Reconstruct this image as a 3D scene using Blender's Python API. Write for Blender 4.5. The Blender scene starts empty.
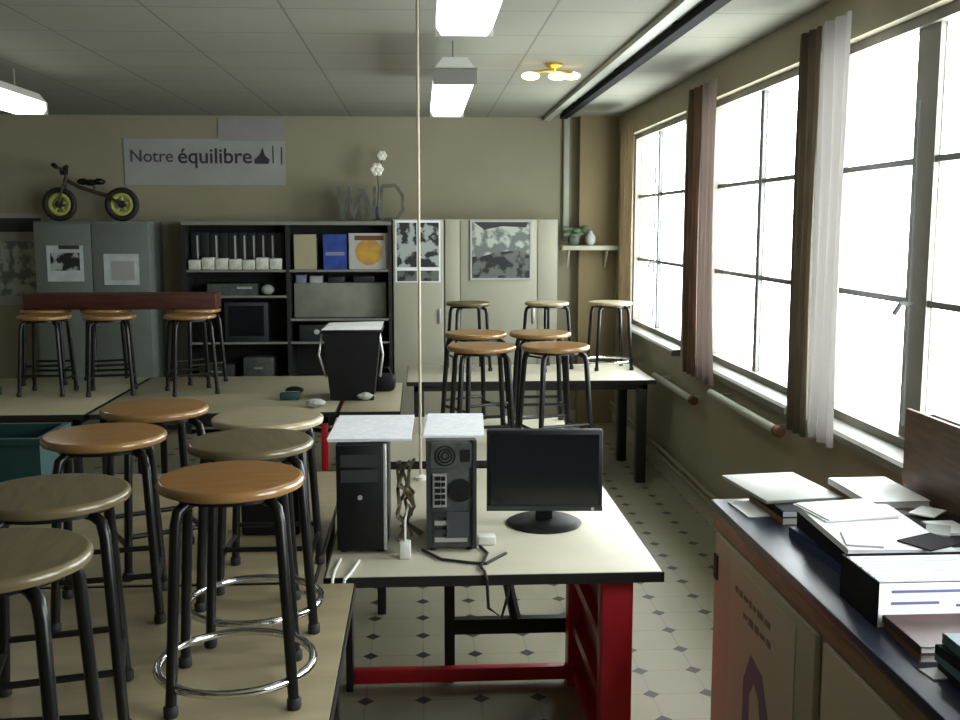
import bpy, bmesh, math, random
from mathutils import Vector, Matrix

S = bpy.context.scene
C = S.collection
PI = math.pi
random.seed(7)

# ------------------------------------------------------------------ camera
cam_d = bpy.data.cameras.new('camera')
cam_d.sensor_fit = 'HORIZONTAL'
cam_d.sensor_width = 36.0
cam_d.lens = 36.0 * 1040 / 960
cam_d.clip_start = 0.05
cam = bpy.data.objects.new('camera', cam_d)
C.objects.link(cam)
cam.location = (0, 0, 1.8)
cam.rotation_euler = (math.radians(90 - 7.396), 0, -math.radians(3.274))
S.camera = cam

# ------------------------------------------------------------------ world: overcast white sky
W = bpy.data.worlds.new('overcast_sky')
S.world = W
W.use_nodes = True
wn = W.node_tree
wn.nodes.clear()
wo = wn.nodes.new('ShaderNodeOutputWorld')
bg = wn.nodes.new('ShaderNodeBackground')
bg.inputs['Color'].default_value = (0.95, 0.98, 1.0, 1)
bg.inputs['Strength'].default_value = 16.0
wn.links.new(bg.outputs[0], wo.inputs[0])

# daylight portals: guide the sky's own light through the window openings
def portal(y0, y1):
    ld = bpy.data.lights.new('window_portal', 'AREA')
    ld.shape = 'RECTANGLE'
    ld.size = 1.6
    ld.size_y = y1 - y0
    ld.cycles.is_portal = True
    o = bpy.data.objects.new('window_portal', ld)
    C.objects.link(o)
    o.location = (1.98, (y0 + y1) / 2, 1.75)
    o.rotation_euler = (0, PI / 2, 0)
for a, b in ((6.95, 8.78), (4.74, 6.43), (2.77, 4.58), (0.3, 2.0)):
    portal(a, b)

vs = S.view_settings
vs.view_transform = 'Standard'
vs.look = 'None'
vs.exposure = 0.0
vs.gamma = 1.0
vs.use_curve_mapping = False
S.cycles.use_denoising = True
S.cycles.max_bounces = 10
S.cycles.diffuse_bounces = 6
S.cycles.sample_clamp_indirect = 8.0

# ------------------------------------------------------------------ materials
M = {}
def mat(name, col, rough=0.6, metal=0.0, noise=0.0, scale=8.0, stretch=(1, 1, 1), emit=None, bump=0.0, col2=None, coat=0.0, spec=0.5, soft=.15):
    m = bpy.data.materials.new(name)
    m.use_nodes = True
    nt = m.node_tree
    b = nt.nodes['Principled BSDF']
    b.inputs['Base Color'].default_value = (*col, 1)
    b.inputs['Roughness'].default_value = rough
    b.inputs['Metallic'].default_value = metal
    b.inputs['Specular IOR Level'].default_value = spec
    if coat:
        b.inputs['Coat Weight'].default_value = coat
        b.inputs['Coat Roughness'].default_value = 0.15
    if emit:
        b.inputs['Emission Color'].default_value = (*emit[0], 1)
        b.inputs['Emission Strength'].default_value = emit[1]
    if noise or bump or col2:
        tc = nt.nodes.new('ShaderNodeTexCoord')
        mp = nt.nodes.new('ShaderNodeMapping')
        mp.inputs['Scale'].default_value = stretch
        nz = nt.nodes.new('ShaderNodeTexNoise')
        nz.inputs['Scale'].default_value = scale
        nz.inputs['Detail'].default_value = 5
        nt.links.new(tc.outputs['Object'], mp.inputs[0])
        nt.links.new(mp.outputs[0], nz.inputs['Vector'])
        mx = nt.nodes.new('ShaderNodeMix')
        mx.data_type = 'RGBA'
        c2 = col2 if col2 else tuple(max(0, c * (1 - noise)) for c in col)
        c1 = col if col2 else tuple(min(1, c * (1 + noise * .6)) for c in col)
        mx.inputs[6].default_value = (*c1, 1)
        mx.inputs[7].default_value = (*c2, 1)
        mr = nt.nodes.new('ShaderNodeMapRange')
        mr.inputs[1].default_value = 0.5 - soft
        mr.inputs[2].default_value = 0.5 + soft
        nt.links.new(nz.outputs['Fac'], mr.inputs[0])
        nt.links.new(mr.outputs[0], mx.inputs[0])
        nt.links.new(mx.outputs[2], b.inputs['Base Color'])
        if bump:
            bp = nt.nodes.new('ShaderNodeBump')
            bp.inputs['Strength'].default_value = bump
            bp.inputs['Distance'].default_value = 0.01
            nt.links.new(nz.outputs['Fac'], bp.inputs['Height'])
            nt.links.new(bp.outputs[0], b.inputs['Normal'])
    M[name] = m
    return m

def grid_mat(name, base, line, px, py, lw, dot=None, dr=0.0, rough=0.4, noise=0.12):
    """tiles: thin joints every px/py metres, optional diamond insets where joints cross"""
    m = bpy.data.materials.new(name)
    m.use_nodes = True
    nt = m.node_tree
    N, L = nt.nodes, nt.links
    b = N['Principled BSDF']
    b.inputs['Roughness'].default_value = rough
    b.inputs['Specular IOR Level'].default_value = 0.3
    tc = N.new('ShaderNodeTexCoord')
    sp = N.new('ShaderNodeSeparateXYZ')
    L.new(tc.outputs['Object'], sp.inputs[0])
    def mth(op, a, bb=None):
        n = N.new('ShaderNodeMath')
        n.operation = op
        for i, v in enumerate((a, bb)):
            if v is None:
                continue
            if isinstance(v, (int, float)):
                n.inputs[i].default_value = v
            else:
                L.new(v, n.inputs[i])
        return n.outputs[0]
    dx = mth('PINGPONG', sp.outputs[0], px / 2)
    dy = mth('PINGPONG', sp.outputs[1], py / 2)
    ln = mth('LESS_THAN', mth('MINIMUM', dx, dy), lw / 2)
    nz = N.new('ShaderNodeTexNoise')
    nz.inputs['Scale'].default_value = 1.4
    nz.inputs['Detail'].default_value = 6
    L.new(tc.outputs['Object'], nz.inputs['Vector'])
    mx0 = N.new('ShaderNodeMix'); mx0.data_type = 'RGBA'
    mx0.inputs[6].default_value = (*[c * (1 + noise) for c in base], 1)
    mx0.inputs[7].default_value = (*[c * (1 - noise) for c in base], 1)
    L.new(nz.outputs['Fac'], mx0.inputs[0])
    mx = N.new('ShaderNodeMix'); mx.data_type = 'RGBA'
    mx.inputs[7].default_value = (*line, 1)
    L.new(ln, mx.inputs[0])
    L.new(mx0.outputs[2], mx.inputs[6])
    out = mx.outputs[2]
    if dot:
        dd = mth('LESS_THAN', mth('ADD', dx, dy), dr)
        m2 = N.new('ShaderNodeMix'); m2.data_type = 'RGBA'
        m2.inputs[7].default_value = (*dot, 1)
        L.new(dd, m2.inputs[0])
        L.new(out, m2.inputs[6])
        out = m2.outputs[2]
    L.new(out, b.inputs['Base Color'])
    M[name] = m
    return m

mat('wall', (0.285, 0.262, 0.178), 0.85, noise=0.08, scale=1.2)
mat('wall_tan', (0.27, 0.21, 0.11), 0.85, noise=0.08, scale=1.5)
mat('sill_paint', (0.15, 0.15, 0.125), 0.5, noise=0.1, scale=5)
mat('trim', (0.45, 0.42, 0.33), 0.6)
mat('frame_paint', (0.19, 0.18, 0.15), 0.5, noise=0.1, scale=6)
mat('window_metal', (0.14, 0.145, 0.14), 0.5)
grid_mat('ceiling', (0.24, 0.238, 0.19), (0.15, 0.15, 0.118), 0.6, 0.6, 0.012, rough=0.9, noise=0.10)
grid_mat('floor', (0.295, 0.278, 0.20), (0.235, 0.22, 0.16), 0.22, 0.21, 0.006, dot=(0.03, 0.03, 0.025), dr=0.034, rough=0.42, noise=0.18)
mat('dark_rail', (0.006, 0.007, 0.007), 0.8, spec=0.1)
mat('conduit', (0.38, 0.40, 0.33), 0.5)
mat('pipe_paint', (0.26, 0.235, 0.15), 0.6)
mat('lamp_white', (0.55, 0.55, 0.5), 0.5)
mat('lamp_end', (0.20, 0.20, 0.18), 0.6)
mat('tube_light', (1, 1, 1), 0.4, emit=((1.0, 0.99, 0.94), 3.0))
mat('brass', (0.60, 0.40, 0.08), 0.3, metal=0.8)
mat('bulb', (1, 0.9, 0.5), 0.4, emit=((1.0, 0.80, 0.36), 4.0))
mat('seat_orange', (0.29, 0.128, 0.024), 0.32, noise=0.22, scale=9, stretch=(1, 7, 1), coat=0.25)
mat('seat_tan', (0.30, 0.17, 0.065), 0.35, noise=0.22, scale=9, stretch=(1, 7, 1), coat=0.2)
mat('seat_olive', (0.115, 0.090, 0.044), 0.6, noise=0.2, scale=9, stretch=(7, 1, 1), spec=0.3)
mat('seat_beige', (0.32, 0.275, 0.175), 0.4, noise=0.12, scale=9, stretch=(1, 7, 1), coat=0.1)
mat('rim_orange', (0.27, 0.145, 0.05), 0.28, coat=0.6)
mat('rim_olive', (0.13, 0.10, 0.05), 0.3, coat=0.2)
mat('rim_beige', (0.38, 0.31, 0.19), 0.3, coat=0.5)
mat('leg_dark', (0.006, 0.006, 0.006), 0.3, spec=0.35)
mat('chrome', (0.75, 0.75, 0.76), 0.12, metal=1.0)
mat('rubber', (0.01, 0.01, 0.01), 0.7)
mat('top_brown', (0.25, 0.205, 0.12), 0.4, noise=0.14, scale=3, stretch=(1, 5, 1))
mat('top_olive', (0.34, 0.31, 0.20), 0.38, noise=0.1, scale=3)
mat('top_beige', (0.52, 0.49, 0.38), 0.38, noise=0.08, scale=3)
mat('edge_black', (0.012, 0.012, 0.012), 0.45)
mat('steel_red', (0.58, 0.016, 0.030), 0.4, noise=0.15, scale=5)
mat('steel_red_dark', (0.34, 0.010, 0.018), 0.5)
mat('steel_black', (0.015, 0.015, 0.016), 0.45)
mat('plastic_black', (0.005, 0.005, 0.006), 0.5, spec=0.3)
mat('plastic_dark', (0.022, 0.025, 0.026), 0.5)
mat('case_grey', (0.07, 0.075, 0.072), 0.45, noise=0.3, scale=25)
mat('silver', (0.55, 0.56, 0.55), 0.35, metal=0.6)
mat('screen', (0.006, 0.007, 0.010), 0.16)
mat('paper', (0.82, 0.83, 0.85), 0.7, noise=0.05, scale=10)
mat('print_paper', (0.80, 0.81, 0.84), 0.7, col2=(0.68, 0.70, 0.76), scale=45)
mat('ink_brown', (0.16, 0.14, 0.11), 0.7)
mat('ink_blue', (0.12, 0.13, 0.30), 0.7)
mat('ink_grey', (0.055, 0.055, 0.055), 0.7)
mat('ink', (0.03, 0.03, 0.035), 0.7)
mat('cable_white', (0.65, 0.65, 0.60), 0.5)
mat('cable_tan', (0.42, 0.36, 0.25), 0.5)
mat('cable_black', (0.012, 0.012, 0.012), 0.5)
mat('bookcase_black', (0.010, 0.010, 0.010), 0.6)
mat('shelf_edge', (0.20, 0.20, 0.165), 0.6)
mat('binder', (0.008, 0.008, 0.009), 0.6)
mat('label_grey', (0.42, 0.43, 0.40), 0.7)
mat('bundle', (0.60, 0.62, 0.55), 0.8, noise=0.2, scale=20)
mat('blue', (0.02, 0.06, 0.30), 0.5, noise=0.3, scale=12)
mat('yellow', (0.52, 0.33, 0.03), 0.6, col2=(0.42, 0.20, 0.06), scale=12)
mat('beige_box', (0.37, 0.34, 0.215), 0.7)
mat('grey_box', (0.22, 0.225, 0.18), 0.7, noise=0.15, scale=6)
mat('badge_grey', (0.05, 0.055, 0.065), 0.5)
mat('blue_grey', (0.20, 0.225, 0.30), 0.6)
mat('steel_cabinet', (0.145, 0.165, 0.150), 0.5, noise=0.08, scale=3)
mat('cupboard', (0.40, 0.39, 0.30), 0.6, noise=0.06, scale=2)
mat('banner', (0.33, 0.335, 0.32), 0.7, noise=0.08, scale=3)
mat('banner_grey', (0.275, 0.265, 0.265), 0.7, noise=0.06, scale=4)
mat('tyre', (0.012, 0.012, 0.011), 0.7)
mat('rim_lime', (0.42, 0.46, 0.08), 0.5)
mat('bike_brown', (0.045, 0.030, 0.018), 0.5)
mat('photo_bw', (0.012, 0.014, 0.014), 0.5, col2=(0.36, 0.40, 0.38), scale=9, soft=.03)
mat('photo_dark', (0.010, 0.012, 0.012), 0.5, col2=(0.12, 0.13, 0.12), scale=9, soft=.04)
mat('photo_light', (0.42, 0.46, 0.40), 0.5, col2=(0.14, 0.16, 0.15), scale=10, soft=.05)
mat('poster_pale', (0.50, 0.55, 0.55), 0.6, noise=0.15, scale=10)
mat('wood_red', (0.055, 0.013, 0.007), 0.45, noise=0.4, scale=6, stretch=(1, 8, 8))
mat('wood_brown', (0.10, 0.055, 0.028), 0.5, noise=0.35, scale=6, stretch=(1, 1, 8))
mat('wood_dark', (0.05, 0.022, 0.012), 0.5)
mat('teal_dark', (0.012, 0.050, 0.050), 0.5)
mat('green_dark', (0.010, 0.045, 0.032), 0.4)
mat('letter_grey', (0.10, 0.105, 0.09), 0.5, noise=0.4, scale=14)
mat('flower', (0.85, 0.83, 0.72), 0.7)
mat('stem', (0.10, 0.13, 0.06), 0.7)
mat('leaf', (0.08, 0.12, 0.06), 0.6)
mat('curtain_beige', (0.22, 0.18, 0.12), 0.9, noise=0.12, scale=5, stretch=(4, 4, 1))
mat('curtain_tan', (0.12, 0.098, 0.068), 0.9, noise=0.15, scale=5, stretch=(4, 4, 1))
mat('curtain_brown', (0.115, 0.075, 0.05), 0.9, noise=0.2, scale=5, stretch=(4, 4, 1))
mat('counter_top', (0.018, 0.022, 0.045), 0.32, noise=0.3, scale=5, spec=0.3)
mat('counter_side', (0.33, 0.29, 0.19), 0.6, noise=0.08, scale=2)
mat('counter_edge', (0.20, 0.12, 0.06), 0.5, noise=0.3, scale=6, stretch=(8, 1, 8))
mat('door_beige', (0.37, 0.325, 0.235), 0.6, noise=0.06, scale=2)
mat('poster_beige', (0.43, 0.39, 0.29), 0.6)
mat('purple_grey', (0.13, 0.10, 0.16), 0.6)
mat('book_brown', (0.20, 0.10, 0.06), 0.6)
mat('book_grey', (0.30, 0.30, 0.28), 0.5)
mat('book_dark', (0.012, 0.012, 0.014), 0.8, spec=0.15)
mat('book_teal', (0.06, 0.13, 0.15), 0.5)
mat('book_navy', (0.03, 0.045, 0.12), 0.5)
mat('sticker', (0.10, 0.55, 0.62), 0.5)
mat('rust', (0.13, 0.06, 0.025), 0.8)

def curtain_white(nm, col):
    m = bpy.data.materials.new(nm)
    m.use_nodes = True
    nt = m.node_tree
    b = nt.nodes['Principled BSDF']
    b.inputs['Base Color'].default_value = (*col, 1)
    b.inputs['Roughness'].default_value = 0.9
    t = nt.nodes.new('ShaderNodeBsdfTranslucent')
    t.inputs[0].default_value = (*col, 1)
    mx = nt.nodes.new('ShaderNodeMixShader')
    mx.inputs[0].default_value = 0.10 if 'curtain' in nm else 0.5
    nt.links.new(b.outputs[0], mx.inputs[1])
    nt.links.new(t.outputs[0], mx.inputs[2])
    nt.links.new(mx.outputs[0], nt.nodes['Material Output'].inputs[0])
    M[nm] = m
curtain_white('curtain_white', (0.36, 0.345, 0.33))
curtain_white('sticker_cyan', (0.45, 0.85, 0.92))
curtain_white('curtain_pink', (0.21, 0.17, 0.15))

def glass():
    m = bpy.data.materials.new('window_glass')
    m.use_nodes = True
    nt = m.node_tree
    nt.nodes.remove(nt.nodes['Principled BSDF'])
    tr = nt.nodes.new('ShaderNodeBsdfTransparent')
    tr.inputs[0].default_value = (0.96, 0.98, 0.97, 1)
    gl = nt.nodes.new('ShaderNodeBsdfGlossy')
    gl.inputs['Roughness'].default_value = 0.03
    mx = nt.nodes.new('ShaderNodeMixShader')
    mx.inputs[0].default_value = 0.05
    nt.links.new(tr.outputs[0], mx.inputs[1])
    nt.links.new(gl.outputs[0], mx.inputs[2])
    nt.links.new(mx.outputs[0], nt.nodes['Material Output'].inputs[0])
    M['window_glass'] = m
glass()

# ------------------------------------------------------------------ mesh helpers
class MB:
    def __init__(self):
        self.bm = bmesh.new()

    def box(self, x0, x1, y0, y1, z0, z1, bevel=0.0, rot=None):
        vs_ = [self.bm.verts.new(p) for p in ((x0, y0, z0), (x1, y0, z0), (x1, y1, z0), (x0, y1, z0),
                                              (x0, y0, z1), (x1, y0, z1), (x1, y1, z1), (x0, y1, z1))]
        fs = [self.bm.faces.new([vs_[i] for i in q]) for q in
              ((3, 2, 1, 0), (4, 5, 6, 7), (0, 1, 5, 4), (1, 2, 6, 5), (2, 3, 7, 6), (3, 0, 4, 7))]
        if bevel:
            es = {e for f in fs for e in f.edges}
            r = bmesh.ops.bevel(self.bm, geom=list(es), offset=bevel, segments=2, affect='EDGES', profile=0.5)
            vs_ = list({v for f in r['faces'] for v in f.verts} | {v for v in vs_ if v.is_valid})
        if rot:
            bmesh.ops.transform(self.bm, matrix=rot, verts=vs_)
        return self

    def tube(self, pts, r, seg=10, closed=False, caps=True):
        pts = [Vector(p) for p in pts]
        n = len(pts)
        rings = []
        up = None
        for i, p in enumerate(pts):
            if closed:
                t = (pts[(i + 1) % n] - pts[i - 1]).normalized()
            else:
                a = pts[max(0, i - 1)]
                b = pts[min(n - 1, i + 1)]
                t = (b - a).normalized()
            if up is None:
                up = t.orthogonal().normalized()
            else:
                up = (up - t * up.dot(t))
                up = up.normalized() if up.length > 1e-6 else t.orthogonal().normalized()
            s = t.cross(up)
            rr = r[i] if isinstance(r, (list, tuple)) else r
            rings.append([self.bm.verts.new(p + (up * math.cos(2 * PI * k / seg) + s * math.sin(2 * PI * k / seg)) * rr) for k in range(seg)])
        m = n if closed else n - 1
        for i in range(m):
            a, b = rings[i], rings[(i + 1) % n]
            if closed and i == n - 1:      # untwist the last joint
                k0 = min(range(seg), key=lambda k: (b[k].co - a[0].co).length)
                b = b[k0:] + b[:k0]
            for k in range(seg):
                self.bm.faces.new((a[k], a[(k + 1) % seg], b[(k + 1) % seg], b[k]))
        if not closed and caps:
            self.bm.faces.new(rings[0][::-1])
            self.bm.faces.new(rings[-1])
        return self

    def lathe(self, prof, seg=36, axis='Z', c=(0, 0, 0)):
        c = Vector(c)
        rings = []
        for r, h in prof:
            ring = []
            for k in range(seg):
                a = 2 * PI * k / seg
                if axis == 'Z':
                    v = Vector((r * math.cos(a), r * math.sin(a), h))
                elif axis == 'Y':
                    v = Vector((r * math.cos(a), h, r * math.sin(a)))
                else:
                    v = Vector((h, r * math.cos(a), r * math.sin(a)))
                ring.append(self.bm.verts.new(c + v))
            rings.append(ring)
        for a, b in zip(rings, rings[1:]):
            for k in range(seg):
                self.bm.faces.new((a[k], a[(k + 1) % seg], b[(k + 1) % seg], b[k]))
        self.bm.faces.new(rings[0][::-1])
        self.bm.faces.new(rings[-1])
        return self

    def prism(self, poly, d0, d1, axis='Y'):
        def P(a, b, d):
            return {'Y': (a, d, b), 'X': (d, a, b), 'Z': (a, b, d)}[axis]
        A = [self.bm.verts.new(P(a, b, d0)) for a, b in poly]
        B = [self.bm.verts.new(P(a, b, d1)) for a, b in poly]
        self.bm.faces.new(A)
        self.bm.faces.new(B[::-1])
        n = len(poly)
        for i in range(n):
            self.bm.faces.new((A[i], B[i], B[(i + 1) % n], A[(i + 1) % n]))
        return self

    def ball(self, c, r, sc=(1, 1, 1), seg=14):
        mtx = Matrix.Translation(c) @ Matrix.Diagonal((*[r * s for s in sc], 1))
        bmesh.ops.create_uvsphere(self.bm, u_segments=seg, v_segments=max(6, seg // 2), radius=1, matrix=mtx)
        return self

    def build(self, name, m, parent=None, smooth=False, loc=None, rz=0):
        bmesh.ops.recalc_face_normals(self.bm, faces=self.bm.faces)
        me = bpy.data.meshes.new(name)
        self.bm.to_mesh(me)
        self.bm.free()
        me.materials.append(M[m])
        if smooth:
            for p in me.polygons:
                p.use_smooth = True
            try:
                me.set_sharp_from_angle(angle=math.radians(40))
            except Exception:
                pass
        o = bpy.data.objects.new(name, me)
        C.objects.link(o)
        if parent:
            o.parent = parent
        if loc:
            o.location = loc
        if rz:
            o.rotation_euler.z = rz
        return o

def bx(name, m, dims, parent=None, bevel=0.0, **k):
    return MB().box(*dims, bevel=bevel).build(name, m, parent, smooth=bool(bevel), **k)

def tag(o, label, cat, group=None, kind=None):
    o['label'] = label
    o['category'] = cat
    if group:
        o['group'] = group
    if kind:
        o['kind'] = kind
    return o

def thing(name, label, cat, loc=(0, 0, 0), rz=0, group=None):
    o = bpy.data.objects.new(name, None)
    o.empty_display_size = 0.05
    C.objects.link(o)
    o.location = loc
    o.rotation_euler.z = rz
    return tag(o, label, cat, group)

def struct(o):
    o['kind'] = 'structure'
    return o

def dup(root, loc, rz, label, group=None):
    r = root.copy()
    C.objects.link(r)
    r.location = loc
    r.rotation_euler = (0, 0, rz)
    r['label'] = label
    if group:
        r['group'] = group
    for ch in list(root.children):
        c = ch.copy()
        C.objects.link(c)
        c.parent = r
        for g in list(ch.children):
            d = g.copy()
            C.objects.link(d)
            d.parent = c
    return r

ORD = ['first', 'second', 'third', 'fourth', 'fifth', 'sixth', 'seventh', 'eighth', 'ninth', 'tenth', 'eleventh', 'twelfth']

def text(body, size, m, parent, loc, rot, name='lettering', ext=0.001, bold=0.0):
    cu = bpy.data.curves.new(name, 'FONT')
    cu.body = body
    cu.size = size
    cu.extrude = ext
    cu.offset = bold
    tmp = bpy.data.objects.new(name, cu)
    C.objects.link(tmp)
    bpy.context.view_layer.update()
    me = bpy.data.meshes.new_from_object(tmp.evaluated_get(bpy.context.evaluated_depsgraph_get()))
    C.objects.unlink(tmp)
    bpy.data.objects.remove(tmp)
    me.materials.clear()
    me.materials.append(M[m])
    o = bpy.data.objects.new(name, me)
    C.objects.link(o)
    o.parent = parent
    o.location = loc
    o.rotation_euler = rot
    return o

# ================================================================== THE ROOM
XR, XL, YB, YF, ZC = 1.76, -5.2, 9.42, -2.2, 2.75
struct(bx('floor', 'floor', (XL - .2, XR + .3, YF - .2, YB + .2, -.1, 0)))
struct(bx('ceiling', 'ceiling', (XL - .2, XR + .3, YF - .2, YB + .2, ZC, ZC + .12)))
struct(bx('wall_back', 'wall', (XL - .2, XR + .3, YB, YB + .2, 0, ZC)))
struct(bx('wall_front', 'wall', (XL - .2, XR + .3, YF - .2, YF, 0, ZC)))
struct(bx('wall_left', 'wall', (XL - .2, XL, YF, YB, 0, ZC)))

WINS = [(6.93, 8.80), (4.72, 6.45), (2.75, 4.60), (0.3, 2.0)]
ZS, ZT = 0.95, 2.55
w = MB()
w.box(XR, XR + .14, YF, YB, 0, ZS)
w.box(XR, XR + .14, YF, YB, ZT, ZC)
ys = [YB]
for a, b in WINS:
    ys += [b, a]
ys.append(YF)
for i in range(0, len(ys), 2):
    w.box(XR, XR + .14, ys[i + 1], ys[i], ZS, ZT)
struct(w.build('wall_right', 'wall'))

def window(n, y0, y1, mull, ym, handle=False, sticker=False):
    t = bpy.data.objects.new('window_%d' % n, None)
    C.objects.link(t)
    struct(t)
    t.location = (XR + .08, y0, ZS)
    L_, H_ = y1 - y0, ZT - ZS
    f = MB()
    f.box(-.03, .05, 0, .035, 0, H_).box(-.03, .05, L_ - .035, L_, 0, H_)
    f.box(-.03, .05, .035, L_ - .035, 0, .05).box(-.03, .05, .035, L_ - .035, H_ - .04, H_)
    c = ym - y0
    f.build('frame', 'frame_paint', t)
    mm = MB()
    mm.box(-.005, .02, c - mull / 2, c + mull / 2, .05, H_ - .04)
    mm.build('mullion', 'frame_paint' if mull > .1 else 'window_metal', t)
    for a, b in ((.035, c - mull / 2), (c + mull / 2, L_ - .035)):
        s = MB()
        for z in (.565, 1.085):
            s.box(.0, .03, a, b, z - .012, z + .012)
        s.build('glazing_bar', 'window_metal', t)
        bx('pane', 'window_glass', (.012, .018, a, b, .05, H_ - .04), t)
    if handle:
        h = MB()
        h.tube([(-.03, c, .10), (-.03, c, 1.3)], .007, 8)
        h.tube([(-.02, c, .56), (-.06, c, .56), (-.07, c + .03, .52)], .010, 8)
        h.build('handle', 'window_metal', t)
    if sticker:
        sk = MB().box(.006, .012, .46, .62, .62, .74)
        sk.build('sticker', 'sticker_cyan', t)
    s = MB().prism([(-.14, -.035), (-.08, -.035), (-.08, 0.0005), (.055, 0.0005), (.055, .022), (-.125, .006), (-.14, -.004)], .002, L_ - .002, 'Y')
    s.build('sill', 'sill_paint', t)
    return t
window(1, *WINS[0], 0.05, 8.02, handle=True)
window(2, *WINS[1], 0.055, 5.60, sticker=True)
window(3, *WINS[2], 0.165, 3.76, handle=True)
window(4, *WINS[3], 0.12, 1.15)

# corner pillar, conduit, baseboards
struct(bx('pillar', 'wall_tan', (1.42, XR, YB - .12, YB, 0, ZC)))
struct(bx('baseboard_right', 'trim', (XR - .018, XR, YF, YB - .12, 0, .11)))
struct(bx('baseboard_back', 'trim', (XL, 1.42, YB - .018, YB, 0, .10)))
p = MB()
for z, r_ in ((.16, .014), (.21, .014)):
    p.tube([(XR - .05, .2, z), (XR - .05, 9.2, z)], r_, 8)
tag(p.build('heating_pipe', 'pipe_paint', smooth=True), 'pair of thin heating pipes running low along the window wall', 'pipe')
c = MB().box(1.285, 1.335, YB - .045, YB, 1.66, ZC, bevel=.006)
struct(c.build('trim_1', 'conduit', smooth=True))
r = thing('ceiling_track', 'long black track fixed along the ceiling near the windows', 'ceiling rail', (1.22, 0, ZC))
bx('rail', 'dark_rail', (-.03, .03, 1.5, 8.95, -.06, -.02), r)
for y in (2, 3.5, 5, 6.5, 8, 8.8):
    bx('bracket', 'dark_rail', (-.02, .02, y - .03, y + .03, -.02, 0), r)
bx('trim_2', 'conduit', (1.10, 1.165, 1.0, YB, ZC - .03, ZC))['kind'] = 'structure'

# ------------------------------------------------------------------ curtains
def curtain(y0, y1, m, label, waves, z0=.88, z1=2.62, amp=.018, x=1.672, flare=0):
    n = waves * 10
    b = MB()
    cols = []
    nz = 14
    for i in range(n + 1):
        u = i / n
        col = []
        for k in range(nz + 1):
            v = k / nz
            wob = 1 + .25 * math.sin(5 * v + 3 * u)
            y = y0 + (y1 - y0) * u - flare * (1 - v) ** 3 * (1 - u)
            xx = x - amp * wob * math.sin(u * waves * 2 * PI + .5 * math.sin(3 * v))
            col.append(b.bm.verts.new((xx, y, z0 + (z1 - z0) * v)))
        cols.append(col)
    for a, c_ in zip(cols, cols[1:]):
        for k in range(nz):
            b.bm.faces.new((a[k], c_[k], c_[k + 1], a[k + 1]))
    bmesh.ops.solidify(b.bm, geom=list(b.bm.faces), thickness=.004)
    o = b.build('curtain', m, smooth=True)
    return tag(o, label, 'curtain', 'curtains beside the windows')
curtain(8.18, 8.70, 'curtain_beige', 'narrow beige curtain in the far corner beside the rearmost window', 4)
curtain(6.20, 6.52, 'curtain_brown', 'brown curtain hanging between the rear and middle windows', 3)
curtain(5.90, 6.19, 'curtain_pink', 'pale pinkish curtain lit at its lower end by the middle window', 3, flare=.10)
curtain(4.37, 4.61, 'curtain_tan', 'dull tan curtain behind the white one, at near edge of middle window', 3)
curtain(4.06, 4.35, 'curtain_white', 'bright white curtain at the edge of the nearest big window', 3, z0=.90, x=1.670)

# white rails below the sills
def wall_rail(y0, y1, z, label):
    t = thing('wall_rail', label, 'rail', (XR - .09, y0, z), group='rails under the windows')
    MB().tube([(0, .03, 0), (0, y1 - y0, 0)], .022, 12).build('tube', 'conduit', t, True)
    MB().lathe([(.026, 0), (.028, .015), (.028, .05)], 12, 'Y').build('end_cap', 'rust', t, True)
    for y in (.12, y1 - y0 - .12):
        bx('bracket', 'conduit', (0, .09, y - .012, y + .012, -.012, .012), t)
wall_rail(4.68, 5.85, .84, 'white tubular rail with rusty end under the middle window')
wall_rail(6.20, 7.30, .73, 'thin white tubular rail low under the rearmost window')

# ------------------------------------------------------------------ ceiling lamps
def strip_light(x, y0, y1, label):
    L_ = y1 - y0
    t = thing('strip_light', label, 'ceiling light', (x, y0, 2.5), group='fluorescent ceiling lights')
    MB().prism([(-.105, 0.075), (.105, .075), (.06, .13), (-.06, .13)], 0, L_, 'Y').build('housing', 'lamp_white', t)
    MB().prism([(-.085, 0), (.085, 0), (.105, .028), (.105, .072), (-.105, .072), (-.105, .028)], .02, L_ - .02, 'Y').build('diffuser', 'tube_light', t)
    for a, b in ((0, .018), (L_ - .018, L_)):
        bx('end_plate', 'lamp_end', (-.11, .11, a, b, -.002, .078), t)
    h = MB()
    for y in (.25, L_ - .25):
        h.tube([(0, y, .13), (0, y, .25)], .006, 6)
    h.build('hanger', 'lamp_end', t)
strip_light(.17, 2.75, 4.02, 'lit fluorescent strip light nearest overhead, cut off by photo top')
strip_light(.18, 5.33, 6.95, 'lit fluorescent strip light hanging farther back near the back wall')
strip_light(-2.48, 5.35, 6.95, 'lit fluorescent strip light at the left edge of the ceiling')

t = thing('spot_lamp', 'small brass ceiling lamp with three glowing yellow bulbs', 'ceiling light', (.80, 6.3, ZC))
MB().lathe([(.05, 0), (.05, -.015), (.02, -.03), (.012, -.05)], 16).build('ceiling_plate', 'brass', t, True)
MB().tube([(-.15, 0, -.06), (-.05, 0, -.045), (.05, .02, -.045), (.12, .10, -.04)], .01, 8).build('arm', 'brass', t, True)
for (a, b_, c_) in ((-.14, 0, -.075), (.02, .0, -.075), (.12, .12, -.055)):
    MB().ball((a, b_, c_), .035, (1.6, 1, .7)).build('bulb', 'bulb', t, True)

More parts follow.
